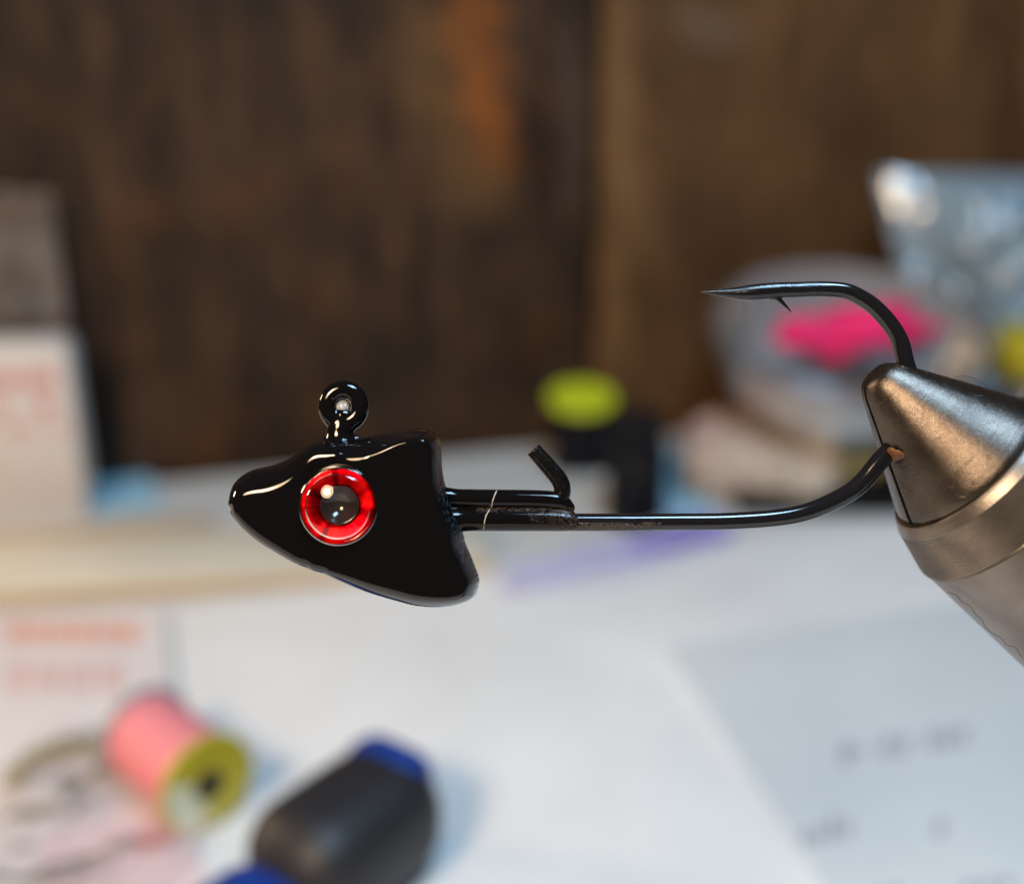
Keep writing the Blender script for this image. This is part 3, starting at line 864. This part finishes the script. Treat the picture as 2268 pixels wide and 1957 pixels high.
# black bottle
b0 = at(1290, 1075)
bo = empty('black_bottle', (b0.x, b0.y + .9, 0)); tag(bo, 'squat matte black bottle with flat cap standing beside the green topped spool', 'bottle')
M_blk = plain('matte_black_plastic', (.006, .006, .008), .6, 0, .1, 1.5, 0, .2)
v, f = lathe([(0.004, .8), (.05, .92), (2.35, .92), (2.5, .8), (2.52, .2)], (0, 0, 0), (0, 0, 1), (1, 0, 0), 48); link('bottle_body', mesh('bottle_body', v, f), M_blk, bo)
v, f = lathe([(2.45, .3), (2.45, .86), (3.3, .84), (3.42, .76), (3.43, .01)], (0, 0, 0), (0, 0, 1), (1, 0, 0), 48); link('cap', mesh('cap', v, f), M_blk, bo)
o = link('blue_strip', prism(poly((1350, 1070), (1450, 1060), (1425, 905), (1350, 912)), .034, .08), M_sky, None, False)  # thin flat pale blue strip running back beside the bottle
tag(o, 'light blue flat strip lying right of the black bottle', 'card')

# purple tinsel strip
pc_ = [at(930, 1205), at(1080, 1170), at(1230, 1135), at(1400, 1085), at(1480, 1075)]
pv = catmull([(p.x, p.y) for p in pc_], 8)
tn = empty('purple_tinsel', pc_[2]); tag(tn, 'loose hank of violet tinsel fibres lying on the paper under the hook shank', 'tinsel')
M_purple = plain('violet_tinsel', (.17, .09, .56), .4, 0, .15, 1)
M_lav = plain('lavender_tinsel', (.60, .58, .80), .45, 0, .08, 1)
random.seed(12)
def strands(n, spread, mat, name, t_from, t_to):
    parts = []
    for k in range(n):
        offv = random.gauss(0, spread); tw = random.uniform(-.3, .3)
        pts = []
        m0 = int(len(pv) * t_from); m1 = int(len(pv) * t_to)
        for i in range(m0, m1):
            p = pv[i]; a = (i - m0) / max(1, m1 - m0)
            pts.append((p[0] - pc_[2].x + .15 * math.sin(i * .3 + k), p[1] - pc_[2].y + offv * (.5 + .6 * math.sin(a * 3.1)) + tw * a, .06 + .03 * (k % 4), .025))
        parts.append(tube(pts, 5, 1.0, False))
    o = link(name, joinm(parts), mat, tn); o['kind'] = 'stuff'
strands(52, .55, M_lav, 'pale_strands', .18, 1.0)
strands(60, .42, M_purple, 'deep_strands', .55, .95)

# ------------------------------------------------------------------ torch like tool, black grip with blue ends
def tool():
    a = at(490, 1860, 1.1); b = at(795, 1630, 1.1)
    d = Vector((b.x - a.x, b.y - a.y, 0)); L = d.length; d.normalize()
    root = empty('tool_handle', (b.x, b.y, 0), (0, 0, math.atan2(d.y, d.x)))
    tag(root, 'thick charcoal rubber grip with royal blue ends lying at the bottom of the desk', 'tool handle')
    M_grip = plain('charcoal_rubber', (.018, .017, .020), .5, 0, .15, .8, .2)
    M_blue = plain('royal_blue_plastic', (.010, .042, .25), .35, 0, .1, .8)
    def rb(x0, x1, ry, rz, mat, name, bev):
        me = boxm(x0, x1, -ry, ry, .02, rz * 2, bev, 6); o = link(name, me, mat, root); return o
    rb(-3.0, .58, 1.22, 1.16, M_grip, 'grip', 1.0)
    link('end_cap', boxm(-.60, .62, -.80, 1.02, .9, 2.34, .58, 6), M_blue, root)
    rb(-6.2, -2.6, 1.0, .86, M_blue, 'butt', .8)
tool()

# ------------------------------------------------------------------ right background: shadow tray, packet of bodies, dish, bags
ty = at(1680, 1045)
tr = empty('shadow_tray', (ty.x, ty.y, 0)); tag(tr, 'shallow black tray added as the dark shadow under the beige packets behind the hook bend', 'tray')
link('tray_floor', boxm(-2.7, 7.6, .2, 5.4, .036, .18, .05), M_blk, tr)  # black floor and rims stand in for the dark shadow beneath the clutter
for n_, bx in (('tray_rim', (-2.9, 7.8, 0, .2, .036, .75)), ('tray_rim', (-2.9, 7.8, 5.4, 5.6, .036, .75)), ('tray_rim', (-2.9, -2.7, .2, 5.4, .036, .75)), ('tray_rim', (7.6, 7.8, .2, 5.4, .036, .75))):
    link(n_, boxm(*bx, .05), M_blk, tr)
def lump(name, c, rx, ry, rz, mat, seed, label, cat, amp=.25, parent=None, squash=0):
    bm = bmesh.new(); bmesh.ops.create_icosphere(bm, subdivisions=4, radius=1)
    for v in bm.verts:
        n = noise.fractal(v.co * 1.6 + Vector((seed, 0, 0)), 1, 2, 4)
        r = 1 + amp * n
        v.co = Vector((v.co.x * rx * r, v.co.y * ry * r, max(v.co.z, -.75) * rz * r))
    me = bpy.data.meshes.new(name); bm.to_mesh(me); bm.free()
    o = link(name, me, mat, parent); o.location = c
    if label: tag(o, label, cat)
    return o
M_beige = plain('beige_fur', (.50, .40, .34), .8, 0, .25, 1.1, .3)
M_rose = plain('dusty_rose', (.46, .33, .32), .7, 0, .2, 1.1, .2)
M_olive = plain('olive_drab', (.36, .34, .16), .7, 0, .2, 1.1, .2)
M_plum = plain('plum_dark', (.06, .035, .055), .5, 0, .3, 1.1)
def P3(px, py, y):
    d = CR @ Vector(((px - 1036) / FD, (894 - py) / FD, -1)); t = y / d.y
    return Vector((0, 0, CAMH)) + d * t
Yt = ty.y
lump('fur_packet', P3(1500, 940, Yt + 1.7), 1.9, 1.3, 1.1, M_beige, 1, 'pale beige clump of fur in the tray, left of the others', 'fur')
lump('fur_packet', P3(1600, 955, Yt + 1.0), 1.7, 1.0, 1.0, plain('sand_fur', (.48, .40, .33), .8, 0, .25, 1.1, .3), 5, 'sandy clump of fur in front, at the middle of the tray', 'fur')
lump('fur_packet', P3(1480, 890, Yt + 3.0), 1.6, 1.1, .9, M_rose, 9, 'dusty pink clump of fur at the back left of the tray', 'fur')
lump('fur_packet', P3(1720, 925, Yt + 1.9), 1.2, 1.0, .9, M_olive, 13, 'olive green clump of fur in the tray beside the vise jaws', 'fur')
lump('fur_packet', P3(1640, 890, Yt + 2.6), 2.0, 1.0, 1.0, M_plum, 17, 'dark plum clump of fur under the round dish', 'fur')

# round dish
dc = P3(1690, 800, Yt + 3.6)
dish = empty('round_dish', dc, (R(16), 0, 0)); tag(dish, 'milky clear round plastic dish holding hot pink fluff', 'dish')
M_dish = clearfilm('milky_plastic', (.85, .86, .88), .68, 1.3, .3, (.36, .35, .37))
v, f = lathe([(-.2, .01), (-.2, 3.0), (.0, 3.3), (1.3, 3.95), (2.4, 4.25), (2.55, 4.4), (2.6, 4.4), (2.6, 4.2), (2.4, 4.12), (1.3, 3.82), (.1, 3.15), (.0, .01)], (0, 0, 0), (0, 0, 1), (1, 0, 0), 72)
link('dish_wall', mesh('dish_wall', v, f), M_dish, dish)
M_hot = plain('hot_pink_fluff', (.86, .015, .16), .7, 0, .12, .8, .3)
hp = P3(1735, 668, Yt + 2.6)
hot = lump('pink_fluff', hp, 2.45, 1.2, .7, M_hot, 29, 'hot pink fluff heaped in the round dish', 'craft fluff', .55)
hot.rotation_euler = (0, R(-3), 0)

# crinkled silvery bag, top right
M_bag = clearfilm('silvery_film', (.80, .88, .93), .55, 2.6, .14, (.50, .68, .82), .6, .8)
bgp = P3(1990, 640, Yt + 5.4)
bag = crumple('crinkled_bag', 8.0, 9.6, M_bag, 11.0, 1.6, 1.6, 60, 70, .75, fs_=.30)
bag.location = (bgp.x + 1.9, Yt + 5.8, .03); bag.rotation_euler = (R(-10), 0, R(-8))
tag(bag, 'crinkled silvery blue plastic bag standing at the upper right', 'plastic bag')
# yellow lid and dark jar at the right edge
jp = P3(2060, 800, Yt + 2.0)
jar = empty('small_jar', (jp.x + .55, Yt + 2.0, .18)); tag(jar, 'dark jar with yellow green lid at the right edge behind the vise', 'jar')
zj = P3(2060, 735, Yt + 2.0).z
v, f = lathe([(0, 1.2), (.05, 1.3), (zj - .5, 1.3), (zj - .4, 1.1)], (0, 0, 0), (0, 0, 1), (1, 0, 0), 48); link('jar_body', mesh('jar_body', v, f), plain('grey_glass', (.09, .10, .11), .2), jar)
v, f = lathe([(zj - .45, .3), (zj - .45, 1.42), (zj + .75, 1.42), (zj + .9, 1.3), (zj + .92, .01)], (0, 0, 0), (0, 0, 1), (1, 0, 0), 48); link('lid', mesh('lid', v, f), M_yellow, jar)

# ------------------------------------------------------------------ lower left: clear packet, feather
M_clear = clearfilm('clear_film', (.99, .97, .97), .14, 1.18, .10, (.88, .80, .82), .3, 1.2)
cb = crumple('clear_packet', 4.6, 4.4, M_clear, 31.0, .25, .3, 44, 40)
c0 = at(95, 1800)
cb.location = (c0.x, c0.y - .2, .30); cb.rotation_euler = (R(-86), 0, R(-12))
tag(cb, 'crumpled clear plastic packet in the lower left corner', 'packet')
M_ol = plain('olive_feather', (.26, .22, .05), .6, 0, .2, 1)
fp = catmull([tuple(at(x, y, .5)) for x, y in ((15, 1590), (50, 1545), (110, 1515), (180, 1500), (250, 1480))], 8)
fe = empty('olive_feather', at(110, 1530)); fo = at(110, 1530)
tag(fe, 'slim curved olive feather lying left of the pink spool', 'feather')
link('quill', mesh('quill', *tube([(p[0] - fo.x, p[1] - fo.y, p[2], .05) for p in fp], 8)), M_ol, fe)
parts = []; random.seed(4)
for i in range(0, len(fp) - 1):
    for s in (1, -1):
        p = Vector(fp[i]) - Vector(fo); d = (Vector(fp[i + 1]) - Vector(fp[i])).normalized(); n = Vector((-d.y, d.x, 0)) * s
        ln = .42 * (.4 + .6 * math.sin(math.pi * (i + 1) / len(fp)))
        a, b = p, p + n * ln + d * ln * .8 + Vector((0, 0, random.uniform(-.1, .1)))
        parts.append(tube([(*a, .03), (*((a + b) / 2), .04), (*b, .012)], 5, 1, False))
bb = link('barbs', joinm(parts), M_ol, fe); bb['kind'] = 'stuff'
M_pinkcard = plain('pinkish_card', (.78, .62, .63), .5, 0, .06, .5)
o = link('pink_card', prism(poly((90, 1700), (330, 1640), (420, 1760), (330, 1950), (60, 1990)), .034, .06), M_pinkcard, None, False)
tag(o, 'pale pink card lying under the clear packet at lower left', 'card')

sc.cycles.use_denoising = True
sc.cycles.max_bounces = 10
sc.cycles.transparent_max_bounces = 16
sc.cycles.sample_clamp_indirect = 6.0
